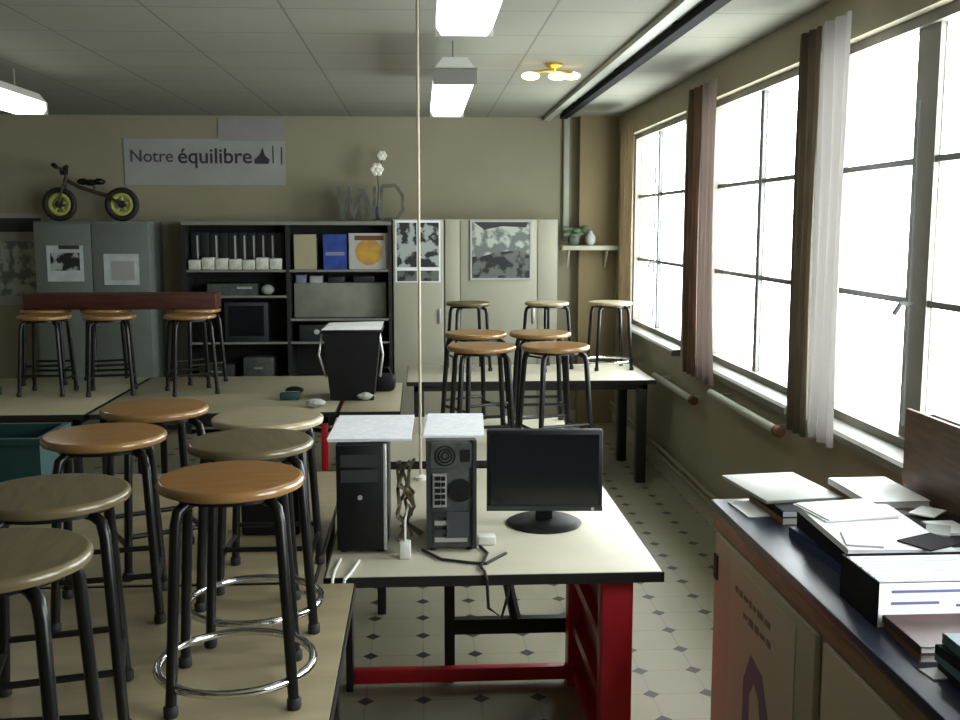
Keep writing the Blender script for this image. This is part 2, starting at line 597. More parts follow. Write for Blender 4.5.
t = thing('hanging_cable', 'thin pale cable hanging straight from the ceiling to the computers', 'cable', (-.005, 4.28, .74))
MB().tube([(0, 0, .012), (0, 0, ZC - .74)], .006, 8).build('cord', 'cable_tan', t, True)
MB().lathe([(.03, 0), (.03, .012), (.012, .02)], 14).build('foot_plate', 'cable_white', t, True)
MB().lathe([(.03, ZC - .74 - .02), (.03, ZC - .74)], 14).build('ceiling_cap', 'cable_white', t, True)

# ================================================================== TABLES
def table(x0, x1, y0, y1, label, top='top_brown', frame='steel_black', h=.74, right_leg=None, group='classroom tables', legw=.04):
    w_, d_ = x1 - x0, y1 - y0
    t = thing('school_table', label, 'table', (x0, y0, 0), group=group)
    bx('tabletop', top, (.004, w_ - .004, .004, d_ - .004, h - .026, h), t, bevel=.004)
    e = MB()
    e.box(0, w_, 0, .004, h - .03, h - .002).box(0, w_, d_ - .004, d_, h - .03, h - .002)
    e.box(0, .004, 0, d_, h - .03, h - .002).box(w_ - .004, w_, 0, d_, h - .03, h - .002)
    e.build('edge_band', 'edge_black', t)
    a = .05
    f = MB()
    f.box(a, w_ - a, a, a + .03, h - .075, h - .026).box(a, w_ - a, d_ - a - .03, d_ - a, h - .075, h - .026)
    f.box(a, a + .03, a, d_ - a, h - .075, h - .026).box(w_ - a - .03, w_ - a, a, d_ - a, h - .075, h - .026)
    f.build('frame', frame, t)
    for x in (a, w_ - a - legw):
        for y in (a, d_ - a - legw):
            bx('leg', right_leg if right_leg and x > w_ / 2 else frame, (x, x + legw, y, y + legw, 0, h - .075), t, bevel=.004)
    return t

table(-1.70, -.20, 1.50, 3.015, 'brown-topped table carrying the nearest stools, left of camera')
table(-2.0, -.325, 3.03, 4.45, 'brown-topped table left of the computers, behind the nearest stools')
table(-.26, .78, 4.62, 5.72, 'table behind the monitor carrying orange stools', 'top_beige')
table(-.10, 1.62, 7.02, 7.88, 'long black-legged table against the far right corner', 'top_beige', legw=.07)
table(-3.30, -1.90, 5.90, 7.36, 'table at far left carrying stools under the long red board', 'top_olive')
table(-1.88, -.49, 5.90, 7.36, 'red-legged table before the bookcase, carrying the black bin', 'top_olive', right_leg='steel_red')
table(-.47, -.12, 5.90, 7.0, 'narrow pale table before the cream cupboards', 'top_olive')

# the computer bench with its red steel ends
x0, x1, y0, y1, h = -.30, .745, 3.06, 4.47, .74
t = thing('workbench', 'pale-topped bench with red steel frame carrying computers and monitor', 'table', (0, 0, 0), group='classroom tables')
bx('benchtop', 'top_beige', (x0 + .005, x1 - .005, y0 + .005, y1 - .005, h - .03, h), t, bevel=.004)
e = MB()
e.box(x0, x1, y0, y0 + .005, h - .034, h - .002).box(x0, x1, y1 - .005, y1, h - .034, h - .002)
e.box(x0, x0 + .005, y0, y1, h - .034, h - .002).box(x1 - .005, x1, y0, y1, h - .034, h - .002)
e.build('edge_band', 'edge_black', t)
bx('leg', 'steel_red', (.565, .665, 3.13, 3.21, 0, h - .03), t, bevel=.006)
bx('leg', 'steel_red', (.565, .665, 3.86, 3.94, 0, h - .03), t, bevel=.006)
bx('leg', 'steel_black', (-.298, -.272, 3.13, 3.17, 0, h - .03), t, bevel=.004)
bx('leg', 'steel_black', (-.298, -.272, 3.86, 3.94, 0, h - .03), t, bevel=.004)
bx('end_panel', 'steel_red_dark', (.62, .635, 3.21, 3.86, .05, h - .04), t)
b = MB()
for z in (.06, .24, .44, .67):
    b.box(.585, .655, 3.21, 3.86, z - .02, z + .02)
b.build('end_rail', 'steel_red', t)
bx('foot_rail', 'steel_red', (-.272, .565, 3.885, 3.925, .02, .075), t, bevel=.004)
bx('upright', 'steel_black', (.085, .125, 3.93, 3.97, 0, h - .03), t)
bx('stretcher', 'steel_black', (.125, .60, 3.945, 3.985, .19, .25), t)
MB().tube([(.27, 4.1, h - .03), (.37, 3.965, .24)], .022, 6).build('brace', 'steel_black', t)

# ================================================================== STOOLS
SH = .50     # stool height
def make_stool(seat_m, ring, name='lab_stool'):
    t = thing(name, 'x', 'stool')
    R_ = .1625
    s = MB().lathe([(.04, SH - .026), (R_ - .012, SH - .026), (R_ - .003, SH - .022), (R_ - .001, SH - .008), (R_ - .008, SH - .001), (R_ - .03, SH + .0005), (.02, SH)], 40)
    seat = s.build('seat', seat_m, t, True)
    MB().lathe([(R_ - .012, SH - .024), (R_ - .001, SH - .021), (R_ + .0015, SH - .013), (R_, SH - .006), (R_ - .006, SH - .001), (R_ - .012, SH - .001)], 40).build('rim', {'seat_orange': 'rim_orange', 'seat_tan': 'rim_orange', 'seat_olive': 'rim_olive', 'seat_beige': 'rim_beige'}[seat_m], seat, True)
    MB().lathe([(.10, SH - .040), (.125, SH - .040), (.125, SH - .026), (.10, SH - .026)], 24).build('seat_plate', 'leg_dark', t, True)
    for k in range(4):
        a = PI / 4 + k * PI / 2
        ca, sa = math.cos(a), math.sin(a)
        prof = [(.095, SH - .036), (.128, SH - .040), (.148, SH - .052), (.156, SH - .08), (.165, SH - .2), (.186, .012)]
        lg = MB().tube([(r * ca, r * sa, z) for r, z in prof], .0125, 10).build('leg', 'leg_dark', t, True)
        MB().lathe([(.014, 0), (.016, .004), (.016, .022), (.013, .026)], 12, c=(.1865 * ca, .1865 * sa, 0)).build('foot', 'rubber', lg, True)
    if ring:
        rr = .176
        MB().tube([(rr * math.cos(2 * PI * k / 40), rr * math.sin(2 * PI * k / 40), .062) for k in range(40)], .010, 10, closed=True).build('foot_ring', 'chrome', t, True)
    else:
        q = .180 * math.cos(PI / 4)
        for (a, b_) in (((-q, -q), (q, -q)), ((-q, q), (q, q)), ((-q, -q), (-q, q)), ((q, -q), (q, q))):
            z = .13 if a[1] == b_[1] else .10
            MB().tube([(*a, z), (*b_, z)], .008, 8).build('stretcher', 'leg_dark', t, True)
    return t

protos = {}
def stool(kind, x, y, z, rz, label, group=None, ring=False):
    key = (kind, ring)
    if key not in protos:
        p_ = make_stool(kind, ring)
        protos[key] = p_
        p_.location = (x, y, z)
        p_.rotation_euler.z = rz
        p_['label'] = label
        if group:
            p_['group'] = group
        return p_
    return dup(protos[key], (x, y, z), rz, label, group)
TT = .74
g1 = 'stools standing on the near tables'
stool('seat_orange', -.43, 2.32, TT, .10, 'orange-brown wooden stool with chrome foot ring, fully visible in front', g1, ring=True)
stool('seat_olive', -.79, 2.21, TT, .25, 'brownish stool at left, seat behind the cut-off nearest stool', g1)
stool('seat_olive', -.74, 1.78, TT, .05, 'nearest stool, its grey-brown seat cut by the left edge', g1)
stool('seat_olive', -.45, 2.72, TT, .3, 'olive-grey stool just behind the orange ring stool', g1, ring=True)
stool('seat_beige', -.455, 3.07, TT, .0, 'pale beige stool behind the olive-grey stool', g1)
stool('seat_orange', -.86, 2.83, TT, .2, 'orange stool with shiny rim, left of the olive-grey stool', g1)
stool('seat_orange', -.83, 3.25, TT, .5, 'farthest orange stool of the near cluster, beside beige stool', g1)
g2 = 'stools standing behind the monitor'
stool('seat_orange', .285, 4.86, TT, .1, 'orange stool just behind the monitor, the left one in front', g2)
stool('seat_orange', .635, 4.86, TT, .3, 'orange stool just behind the monitor, the right one in front', g2)
stool('seat_orange', .29, 5.45, TT, .5, 'orange stool behind the left orange stool near the monitor', g2)
stool('seat_tan', .63, 5.45, TT, .0, 'tan stool behind the right orange stool near the monitor', g2)
g3 = 'stools standing on the far right table'
stool('seat_olive', .35, 7.62, TT, .2, 'dark stool on the far right table, below the framed photograph', g3)
stool('seat_beige', .93, 7.62, TT, .6, 'pale stool in the middle of the far right table', g3)
stool('seat_beige', 1.40, 7.62, TT, .1, 'pale stool at the window end of the far right table', g3, ring=True)
g4 = 'stools on the far left tables'
for i, x in enumerate((-2.36, -1.96, -1.46)):
    stool('seat_orange', x, 6.66, TT, .2 * i, '%s orange stool from the left, before the red board' % ORD[i], g4)
for i, x in enumerate((-2.52, -2.12, -1.52)):
    stool('seat_tan', x, 7.14, TT, .3 * i + .1, '%s stool from the left among those holding up the red board' % ORD[i], g4)
tag(bx('wooden_board', 'wood_red', (-2.63, -1.37, 7.04, 7.24, 1.2408, 1.345), bevel=.005), 'long dark red wooden board lying across stools at far left', 'board')

# ================================================================== COMPUTERS
def tower(x, y, w_, d_, h_, label, back):
    t = thing('computer_tower', label, 'computer', (x, y, TT), group='computer towers on the bench')
    for fx in (.02, w_ - .02):
        for fy in (.04, d_ - .04):
            MB().lathe([(.012, 0), (.012, .012)], 10, c=(fx, fy, 0)).build('foot', 'rubber', t)
    bx('case', 'plastic_black' if not back else 'case_grey', (0, w_, .018, d_, .012, h_), t, bevel=.006)
    if not back:
        bx('front_panel', 'plastic_black', (.0, w_ - .012, 0, .018, .014, h_ - .004), t, bevel=.005)
        bx('trim_strip', 'silver', (w_ - .012, w_, -.002, .018, .014, h_ - .002), t, bevel=.003)
        for z in (.29, .24):
            bx('drive_cover', 'plastic_dark', (.015, w_ - .028, -.003, .0, z, z + .04), t)
        MB().lathe([(.008, -.004), (.008, 0)], 14, 'Y', c=(w_ / 2 - .005, 0, .19)).build('power_button', 'silver', t, True)
    else:
        bx('rear_frame', 'plastic_dark', (.0, .012, .002, .018, .012, h_), t)
        bx('rear_frame', 'plastic_dark', (w_ - .012, w_, .002, .018, .012, h_), t)
        bx('power_supply', 'case_grey', (.014, w_ - .014, .006, .018, h_ - .09, h_ - .008), t)
        g = MB()
        for r_ in (.012, .022, .032):
            g.tube([(w_ / 2 - .02 + r_ * math.cos(2 * PI * k / 20), .004, h_ - .05 + r_ * math.sin(2 * PI * k / 20)) for k in range(20)], .0022, 6, closed=True)
        g.build('fan_grille', 'plastic_black', t, True)
        bx('power_socket', 'plastic_black', (w_ - .05, w_ - .022, .002, .006, h_ - .07, h_ - .03), t)
        bx('port_panel', 'silver', (.02, .065, .004, .018, h_ - .22, h_ - .11), t)
        pr_ = MB()
        for k in range(5):
            pr_.box(.026, .044, -.002, .004, h_ - .21 + k * .02, h_ - .197 + k * .02).box(.047, .06, -.002, .004, h_ - .21 + k * .02, h_ - .197 + k * .02)
        pr_.build('port', 'plastic_black', t)
        MB().lathe([(.038, .004), (.038, .008)], 24, 'Y', c=(w_ - .052, 0, h_ - .165)).build('case_fan', 'plastic_black', t)
        for k in range(4):
            bx('slot_cover', 'plastic_dark' if k % 2 else 'silver', (.025, w_ - .03, .006, .018, .035 + k * .028, .050 + k * .028), t)
        bx('badge', 'badge_grey', (w_ * .4, w_ * .85, .001, .018, .05, .135), t)
    return t
tower(-.275, 3.28, .162, .44, .365, 'black computer tower with silver edge, left of the pair', False)
tower(.015, 3.28, .162, .42, .372, 'computer tower turned to show its grey rear sockets', True)

def sheet_stack(name, x, y, z, w_, d_, n, label, cat, rz=0, m='print_paper', group=None):
    b = MB()
    for k in range(n):
        a = random.uniform(-.06, .06)
        b.box(-w_ / 2, w_ / 2, -d_ / 2, d_ / 2, k * .004, k * .004 + .0035,
              rot=Matrix.Translation((random.uniform(-.006, .006), random.uniform(-.006, .006), 0)) @ Matrix.Rotation(a, 4, 'Z'))
    return tag(b.build(name, m, loc=(x, y, z), rz=rz), label, cat, group)
gp = 'papers lying on the computers'
sheet_stack('newspaper', -.165, 3.52, TT + .366, .27, .42, 3, 'white newspaper sheets lying on the black silver-edged tower', 'paper', .03, group=gp)
sheet_stack('newspaper', .11, 3.53, TT + .373, .20, .40, 2, 'white printed sheets lying on the tower with rear sockets', 'paper', -.04, group=gp)

t = thing('monitor', 'black flat-screen monitor standing dark on the bench', 'monitor', (.435, 3.60, TT), rz=-.06)
MB().lathe([(.13, 0), (.135, .006), (.12, .014), (.03, .018)], 28).build('base', 'plastic_black', t, True)
MB().box(-.03, .03, .0, .035, .016, .16).build('neck', 'plastic_black', t)
bx('casing', 'plastic_black', (-.205, .205, -.03, .015, .055, .345), t, bevel=.008)
bx('screen', 'screen', (-.190, .190, -.033, -.028, .075, .330), t)
bx('bezel_edge', 'plastic_dark', (-.205, .205, -.034, -.03, .055, .073), t)
MB().lathe([(.006, -.037), (.006, -.033)], 10, 'Y', c=(.17, 0, .064)).build('power_button', 'silver', t)

t = thing('power_adapter', 'small white plug adapter between the two computer towers', 'adapter', (-.055, 3.22, TT))
bx('body', 'cable_white', (-.018, .018, 0, .04, 0, .055), t, bevel=.005)
MB().tube([(0, .02, .055), (.0, .03, .12), (.01, .15, .14), (.02, .25, .08), (-.02, .3, .02)], .004, 8).build('cord', 'cable_white', t, True)
b = MB()
for k in range(5):
    q = [(-.075 + .02 * k + random.uniform(-.01, .01), 3.40 + .02 * k, TT + .008)]
    for j in range(1, 8):
        q.append((-.055 + random.uniform(-.03, .03), 3.40 + random.uniform(-.05, .08), TT + .03 + .035 * j))
    b.tube(q, .006, 7)
tag(b.build('cable_bundle', 'cable_tan', smooth=True), 'tangle of tan cables standing between the two computer towers', 'cable')
b = MB()
b.tube([(.19, 3.33, TT + .006), (.21, 3.25, TT + .007), (.18, 3.12, TT + .007), (.19, 3.07, TT + .007), (.195, 3.045, TT - .01), (.20, 3.045, TT - .10), (.24, 3.045, TT - .13), (.26, 3.046, TT - .06), (.26, 3.05, TT - .035)], .005, 8)
b.tube([(.0, 3.30, TT + .006), (.06, 3.2, TT + .006), (.15, 3.16, TT + .006), (.2, 3.15, TT + .006), (.27, 3.25, TT + .006)], .005, 8)
tag(b.build('mains_cable', 'cable_black', smooth=True), 'black power cords looping over the front edge of the bench', 'cable')
b = MB()
b.tube([(-.26, 3.22, TT + .005), (-.27, 3.10, TT + .006), (-.272, 3.05, TT - .005), (-.275, 3.035, TT - .06), (-.26, 3.035, TT - .09), (-.24, 3.035, TT - .05), (-.235, 3.04, TT + .0), (-.22, 3.08, TT + .006), (-.2, 3.2, TT + .006)], .005, 8)
tag(b.build('white_cable', 'cable_white', smooth=True), 'white cable looping over the bench corner beside the stools', 'cable')
b = MB().box(-.03, .03, 0, .05, 0, .03, bevel=.006)
tag(b.build('hub_box', 'cable_white', loc=(.215, 3.35, TT), smooth=True), 'small white box beside the tower with rear sockets', 'box')

# ================================================================== RIGHT COUNTER
CX0, CX1, CY0, CY1, CZ = .975, 1.70, .80, 3.29, .90
t = thing('counter_cabinet', 'beige cabinet with dark worktop under the windows, piled with magazines', 'cabinet', (0, 0, 0))
bx('worktop', 'counter_top', (CX0 - .02, CX1, CY0, CY1 + .02, CZ - .03, CZ), t, bevel=.004)
bx('edge_strip', 'counter_edge', (CX0 - .012, CX0 + .01, CY0, CY1 + .01, CZ - .085, CZ - .03), t)
bx('body', 'counter_side', (CX0, CX1, CY0, CY1, 0, CZ - .03), t)
d = bx('door', 'door_beige', (CX0 - .02, CX0 - .001, 2.38, 3.24, .05, CZ - .09), t, bevel=.003)
bx('hinge', 'ink', (CX0 - .026, CX0 - .02, 3.20, 3.235, .66, .74), d)
bx('door', 'door_beige', (CX0 - .02, CX0 - .001, 1.40, 2.33, .05, CZ - .09), t, bevel=.003)
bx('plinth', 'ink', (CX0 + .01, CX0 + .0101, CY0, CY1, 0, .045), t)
pz = thing('door_poster', 'pale poster with a short title and purple picture on cabinet door', 'poster', (CX0 - .021, 2.50, .16))
bx('sheet', 'poster_beige', (-.002, .0, 0, .56, 0, .62), pz)
random.seed(3)
for row, (z, ya, yb) in enumerate(((.545, .16, .50), (.492, .18, .42))):
    b = MB()
    y = yb
    while y > ya + .02:
        l = random.uniform(.015, .05)
        hh = random.uniform(.006, .012)
        b.box(-.0035, -.002, max(ya, y - l), y, z - hh, z + hh)
        y -= l + .015
    b.build('lettering', 'ink_brown', pz)
b = MB().prism([(.13, 0.0), (.40, 0), (.40, .30), (.34, .40), (.24, .38), (.16, .24)], -.0035, -.002, 'X')
b.build('picture', 'purple_grey', pz)
b = MB().prism([(.20, .0), (.33, 0), (.335, .28), (.30, .33), (.26, .30), (.22, .17)], -.005, -.0035, 'X')
b.build('picture_centre', 'poster_beige', pz)

# magazines piled on it
random.seed(11)
def mag(x, y, z, w_, d_, th, cover, label, rz=0, group='magazines piled on the counter', name='magazine', lines=False):
    t = thing(name, label, 'magazine' if name == 'magazine' else name.replace('_', ' '), (x, y, z), rz, group)
    bx('pages', 'paper', (-w_ / 2 + .003, w_ / 2 - .003, -d_ / 2 + .003, d_ / 2 - .003, .0015, th - .0015), t)
    c_ = MB().box(-w_ / 2, w_ / 2, -d_ / 2, d_ / 2, 0, .0015).box(-w_ / 2, w_ / 2, -d_ / 2, d_ / 2, th - .0015, th)
    c_.box(-w_ / 2, -w_ / 2 + .003, -d_ / 2, d_ / 2, 0, th)
    c_.build('cover', cover, t)
    return t
PILES = [
    # x, y, list of (w, d, thickness, cover, colour words), place words
    (1.20, 3.14, [(.24, .28, .022, 'book_brown', 'brown'), (.23, .28, .020, 'book_dark', 'black')], 'pile under the grey folder'),
    (1.42, 3.08, [(.20, .30, .035, 'book_dark', 'black'), (.20, .31, .030, 'book_brown', 'brown'), (.19, .30, .020, 'paper', 'white')], 'pile at the far end of the counter'),
    (1.21, 2.67, [(.26, .42, .030, 'book_navy', 'navy'), (.26, .42, .028, 'book_dark', 'black'), (.25, .42, .022, 'book_dark', 'dark'), (.27, .43, .014, 'paper', 'large white')], 'big pile in the middle of the counter'),
    (1.42, 2.66, [(.20, .32, .030, 'book_dark', 'black'), (.20, .31, .030, 'book_dark', 'dark'), (.19, .30, .020, 'book_dark', 'glossy black'), (.09, .12, .006, 'paper', 'small white')], 'pile before the wooden crate'),
    (1.42, 2.24, [(.18, .30, .030, 'book_dark', 'black'), (.175, .30, .035, 'blue_grey', 'blue-grey'), (.17, .29, .014, 'paper', 'white')], 'pile behind the white leaflet box'),
    (1.14, 2.085, [(.23, .19, .018, 'book_brown', 'brown'), (.22, .18, .016, 'wood_red', 'reddish')], 'low pile before the white leaflet box'),
    (1.155, 1.83, [(.24, .26, .022, 'book_dark', 'black'), (.24, .26, .022, 'book_teal', 'teal'), (.23, .25, .018, 'book_dark', 'dark'), (.23, .25, .020, 'book_teal', 'pale teal')], 'nearest pile on the counter'),
]
for (x, y, items, where) in PILES:
    z = CZ
    n = len(items)
    for i, (w_, d_, th, cov, cw) in enumerate(items):
        pos = 'topmost of' if i == n - 1 else ('lowest of' if i == 0 else ORD[i] + ' from the bottom of')
        mag(x + random.uniform(-.006, .006), y + random.uniform(-.006, .006), z, w_, d_, th, cov,
            '%s magazine, %s the %s' % (cw, pos, where), random.uniform(-.05, .05))
        z += th + .0004
# folder and loose white sheets on top of the far piles
o = MB().box(-.13, .13, -.17, .17, 0, .012, bevel=.003).build('folder', 'book_grey', loc=(1.17, 3.26, CZ + .0432), rz=.12, smooth=True)
tag(o, 'grey folder jutting over the far end of the counter', 'folder')
sheet_stack('loose_paper', 1.20, 2.80, CZ + .0965, .22, .18, 2, 'loose white sheets on the big pile in the middle of counter', 'paper', .2, 'paper', 'loose papers on the counter')
sheet_stack('loose_paper', 1.06, 3.18, CZ + .0004, .12, .18, 1, 'pale sheet on the bare counter corner by the grey folder', 'paper', .1, 'paper', 'loose papers on the counter')
sheet_stack('flyer', 1.08, 1.95, CZ + .0004, .13, .05, 1, 'white flyer at the counter edge between reddish and teal piles', 'paper', .1, 'paper', 'loose papers on the counter')
for (nm, x, y, z, w_, d_, rz, m_, lab) in (
        ('loose_paper', 1.30, 2.50, CZ + .0962, .13, .10, .5, 'book_dark', 'black leaflet on the near corner of the big white pile'),
        ('loose_paper', 1.13, 2.53, CZ + .0962, .09, .12, -.3, 'book_grey', 'grey leaflet on the left edge of the big white pile'),
        ('loose_paper', 1.44, 2.80, CZ + .0885, .10, .07, .8, 'paper', 'white scrap at the far end of the pile before the crate'),
        ('loose_paper', 1.38, 2.62, CZ + .0885, .06, .10, -.5, 'book_grey', 'grey scrap on the pile before the crate')):
    sheet_stack(nm, x, y, z, w_, d_, 1, lab, 'paper', rz, m_, 'loose papers on the counter')
# leaflet box
t = thing('leaflet_box', 'dark box of white leaflets with blue-lined white front', 'box', (1.02, 2.19, CZ))
f = MB()
f.box(0, .30, 0, .004, 0, .105).box(0, .30, .206, .21, 0, .105).box(0, .004, 0, .21, 0, .105).box(.296, .30, 0, .21, 0, .105).box(0, .30, 0, .21, 0, .004)
f.build('carton', 'book_dark', t)
bx('front_panel', 'paper', (.001, .299, -.002, 0, .002, .104), t)
b = MB()
for z, a_, e_ in ((.082, .03, .22), (.055, .03, .14), (.048, .18, .25)):
    b.box(a_, e_, -.0035, -.002, z, z + .006)
b.build('printed_lines', 'ink_blue', t)
l = MB()
for k in range(14):
    l.box(.008, .292, .010 + k * .014, .017 + k * .014, .006, .100 + .006 * ((k * 7) % 5) / 4)
l.build('leaflets', 'print_paper', t)
t = thing('wooden_crate', 'brown wooden crate standing at the back of the counter under the window', 'crate', (1.585, 2.02, CZ))

# the crate must clear the piles: it stands against the wall, nearer than the far-end pile
t.location = (1.545, 2.24, CZ)
bx('side_panel', 'wood_brown', (0, .014, 0, .95, .0, .32), t)
bx('side_panel', 'wood_brown', (.086, .10, 0, .95, .0, .30), t)
bx('end_panel', 'wood_dark', (.014, .086, .936, .95, .0, .30), t)
bx('end_panel', 'wood_dark', (.014, .086, 0, .014, .0, .30), t)
bx('bottom_panel', 'wood_brown', (.014, .086, .014, .936, 0, .012), t)

# ================================================================== BACK WALL
# black bookcase
BX0, BX1, BY, BH, BD = -2.02, -.245, 9.0, 1.83, .40
t = thing('bookcase', 'wide black open bookcase with two bays against the back wall', 'bookcase', (BX0, BY, 0))
wd = BX1 - BX0
for x in (0, wd / 2 - .015, wd - .03):
    bx('upright', 'bookcase_black', (x, x + .03, 0, BD, 0, BH - .03), t)
bx('top', 'shelf_edge', (0, wd, 0, BD, BH - .03, BH), t)
bx('back', 'bookcase_black', (.03, wd - .03, BD - .01, BD, .05, BH - .03), t)
LZ, RZ = (1.42, 1.20, .80, .46, .06), (1.42, 1.0, .80, .46, .06)
for z in LZ:
    s = bx('shelf', 'bookcase_black', (.03, wd / 2 - .015, .006, BD - .01, z - .025, z), t)
    bx('edge', 'shelf_edge', (.03, wd / 2 - .015, 0, .006, z - .018, z), s)
for z in RZ:
    s = bx('shelf', 'bookcase_black', (wd / 2 + .015, wd - .03, .006, BD - .01, z - .025, z), t)
    bx('edge', 'shelf_edge', (wd / 2 + .015, wd - .03, 0, .006, z - .018, z), s)
# binders and bundles
gb = 'black binders on the top left shelf'
x = BX0 + .05
for i in range(10):
    w_ = .076
    b_ = thing('binder', '%s black binder from the left on the top left shelf' % ORD[i], 'binder', (x, BY + .13, 1.42), group=gb)
    bx('cover', 'binder', (0, w_, 0, .22, 0, .315), b_, bevel=.004)
    if i % 2 == 0 or i in (5, 7):
        bx('spine_label', 'label_grey', (.050, .064, -.002, 0, .07, .29), b_)
    x += w_ + .004
x = BX0 + .045
for i in range(7):
    w_ = .108
    o = MB().box(0, w_, 0, .10, 0, .085 + .02 * ((i * 3) % 4) / 3, bevel=.012).build('paper_bundle', 'bundle', loc=(x, BY + .012, 1.42), smooth=True)
    tag(o, '%s whitish paper bundle from the left, before the black binders' % ORD[i], 'paper bundle', 'paper bundles before the binders')
    x += w_ + .006
RX = BX0 + wd / 2 + .03
for (nm, dx, w_, h_, m_, lab, cat) in (('magazine_file', .02, .19, .30, 'beige_box', 'beige file box on the top right shelf beside the divider', 'file box'),
                                 ('display_board', .27, .20, .30, 'blue', 'blue board standing on the top right shelf', 'board')):
    b_ = thing(nm, lab, cat, (RX + dx, BY + .06, 1.42))
    bx('front', m_, (0, w_, 0, .02, 0, h_), b_)
    bx('body', m_, (.002, w_ - .002, .02, .16, 0, h_ - .03), b_)
    if nm == 'display_board':
        bx('stripe', 'blue_grey', (.02, w_ - .02, -.002, 0, .12, .15), b_)
b_ = thing('picture_card', 'orange and yellow picture on a white card, top right shelf', 'picture', (RX + .49, BY + .05, 1.42))
bx('card', 'label_grey', (0, .34, 0, .012, 0, .31), b_)
MB().lathe([(.115, -.002), (.115, 0)], 22, 'Y', c=(.17, 0, .15)).build('picture', 'yellow', b_)
bx('top_band', 'rust', (.05, .30, -.0022, 0, .25, .29), b_)
o = bx('grey_carton', 'grey_box', (0, .80, 0, .2, 0, .30), bevel=.004, loc=(RX + .005, BY + .12, 1.0))
tag(o, 'wide grey carton on the second right shelf', 'carton')
for i, (dx, w_, h_, m_, lab) in enumerate(((.02, .09, .07, 'blue_grey', 'blue-grey packet, leftmost on top of the wide grey carton'),
                                     (.14, .11, .06, 'label_grey', 'pale packet beside the blue-grey one on the grey carton'),
                                     (.30, .14, .055, 'plastic_dark', 'dark packet in the middle on top of the grey carton'),
                                     (.52, .18, .06, 'plastic_dark', 'dark packet at the right end on top of the grey carton'))):
    tag(bx('packet', m_, (0, w_, 0, .12, 0, h_), bevel=.004, loc=(RX + dx, BY + .14, 1.3)), lab, 'packet', 'packets on the grey carton')
o = thing('cathode_monitor', 'dark grey box-shaped monitor on the third left shelf', 'monitor', (BX0 + .34, BY + .03, .80))
bx('casing', 'plastic_dark', (0, .36, .02, .30, .0, .33), o, bevel=.01)
bx('bezel', 'plastic_dark', (-.005, .365, 0, .02, .0, .34), o, bevel=.004)
bx('screen', 'screen', (.03, .33, -.003, 0, .05, .31), o)
o = thing('desktop_case', 'flat dark desktop computer on the second left shelf', 'computer', (BX0 + .20, BY + .02, 1.2))
bx('case', 'plastic_dark', (0, .42, .01, .33, 0, .10), o, bevel=.005)
bx('front_panel', 'case_grey', (0, .42, 0, .01, 0, .10), o)
bx('drive_slot', 'silver', (.25, .38, -.002, 0, .055, .075), o)
o = MB().ball((0, 0, .045), .045, (1.3, .8, 1)).build('cloth_bag', 'label_grey', loc=(BX0 + .70, BY + .10, 1.2), smooth=True)
tag(o, 'small pale bag beside the flat desktop computer', 'bag')
for i, (dx, w_, h_, m_, lab) in enumerate(((.10, .30, .14, 'plastic_dark', 'dark box on the low left shelf of the bookcase'),
                                       (.48, .26, .20, 'case_grey', 'grey-black box on the low left shelf beside the divider'))):
    o = thing('equipment_box', lab, 'box', (BX0 + dx, BY + .04, .46), group='boxes on the low bookcase shelf')
    bx('body', m_, (0, w_, 0, .28, 0, h_), o, bevel=.008)
    bx('handle', 'silver', (w_ * .35, w_ * .65, -.008, 0, h_ * .5, h_ * .5 + .015), o)
o = thing('equipment_box', 'black box with pale knob on the third right shelf', 'box', (RX + .05, BY + .05, .80))
bx('body', 'plastic_dark', (0, .34, 0, .26, 0, .14), o, bevel=.006)
MB().lathe([(.02, -.015), (.025, 0)], 14, 'Y', c=(.15, 0, .08)).build('knob', 'label_grey', o, True)

# letter-shaped model and white flower on top of it
t = thing('letter_model', 'openwork grey letter shapes standing on top of the bookcase', 'model', (-.70, 9.12, BH))
def stroke(pts, m_='letter_grey', r_=.020):
    MB().tube([(x, 0, z) for x, z in pts], r_, 4, caps=True).build('stroke', m_, t)
stroke([(.0, .30), (.04, .02)]); stroke([(.09, .30), (.13, .02)])
stroke([(.04, .02), (.09, .27)]); stroke([(.13, .02), (.19, .28)])
stroke([(.21, .28), (.21, .02)]); stroke([(.21, .28), (.30, .02)]); stroke([(.30, .02), (.31, .30)])
stroke([(.37, .30), (.50, .31)], 'letter_grey', .022); stroke([(.50, .30), (.55, .22), (.55, .10), (.50, .02)]); stroke([(.38, .02), (.51, .02)]); stroke([(.37, .30), (.37, .02)])
MB().box(-.03, .58, -.04, .04, 0, .012).build('base', 'letter_grey', t)
t = thing('white_flower', 'single white flower on a thin stem above the bookcase', 'flower', (-.37, 9.25, BH))
MB().lathe([(.035, 0), (.045, .05), (.03, .11), (.025, .13)], 16).build('vase', 'letter_grey', t, True)
MB().tube([(0, 0, .10), (.01, 0, .30), (.0, 0, .42), (.02, 0, .47), (.055, 0, .56)], .006, 6).build('stem', 'stem', t, True)
for i, (x, z, s_) in enumerate(((.0, .45, 1.2), (.045, .57, .9))):
    b = MB()
    for k in range(6):
        a = k * PI / 3
        b.ball((x + .028 * s_ * math.cos(a), -.01, z + .028 * s_ * math.sin(a)), .022 * s_, (1, .5, 1), 10)
    b.ball((x, -.015, z), .018 * s_, (1, .7, 1), 10)
    b.build('blossom', 'flower', t, True)

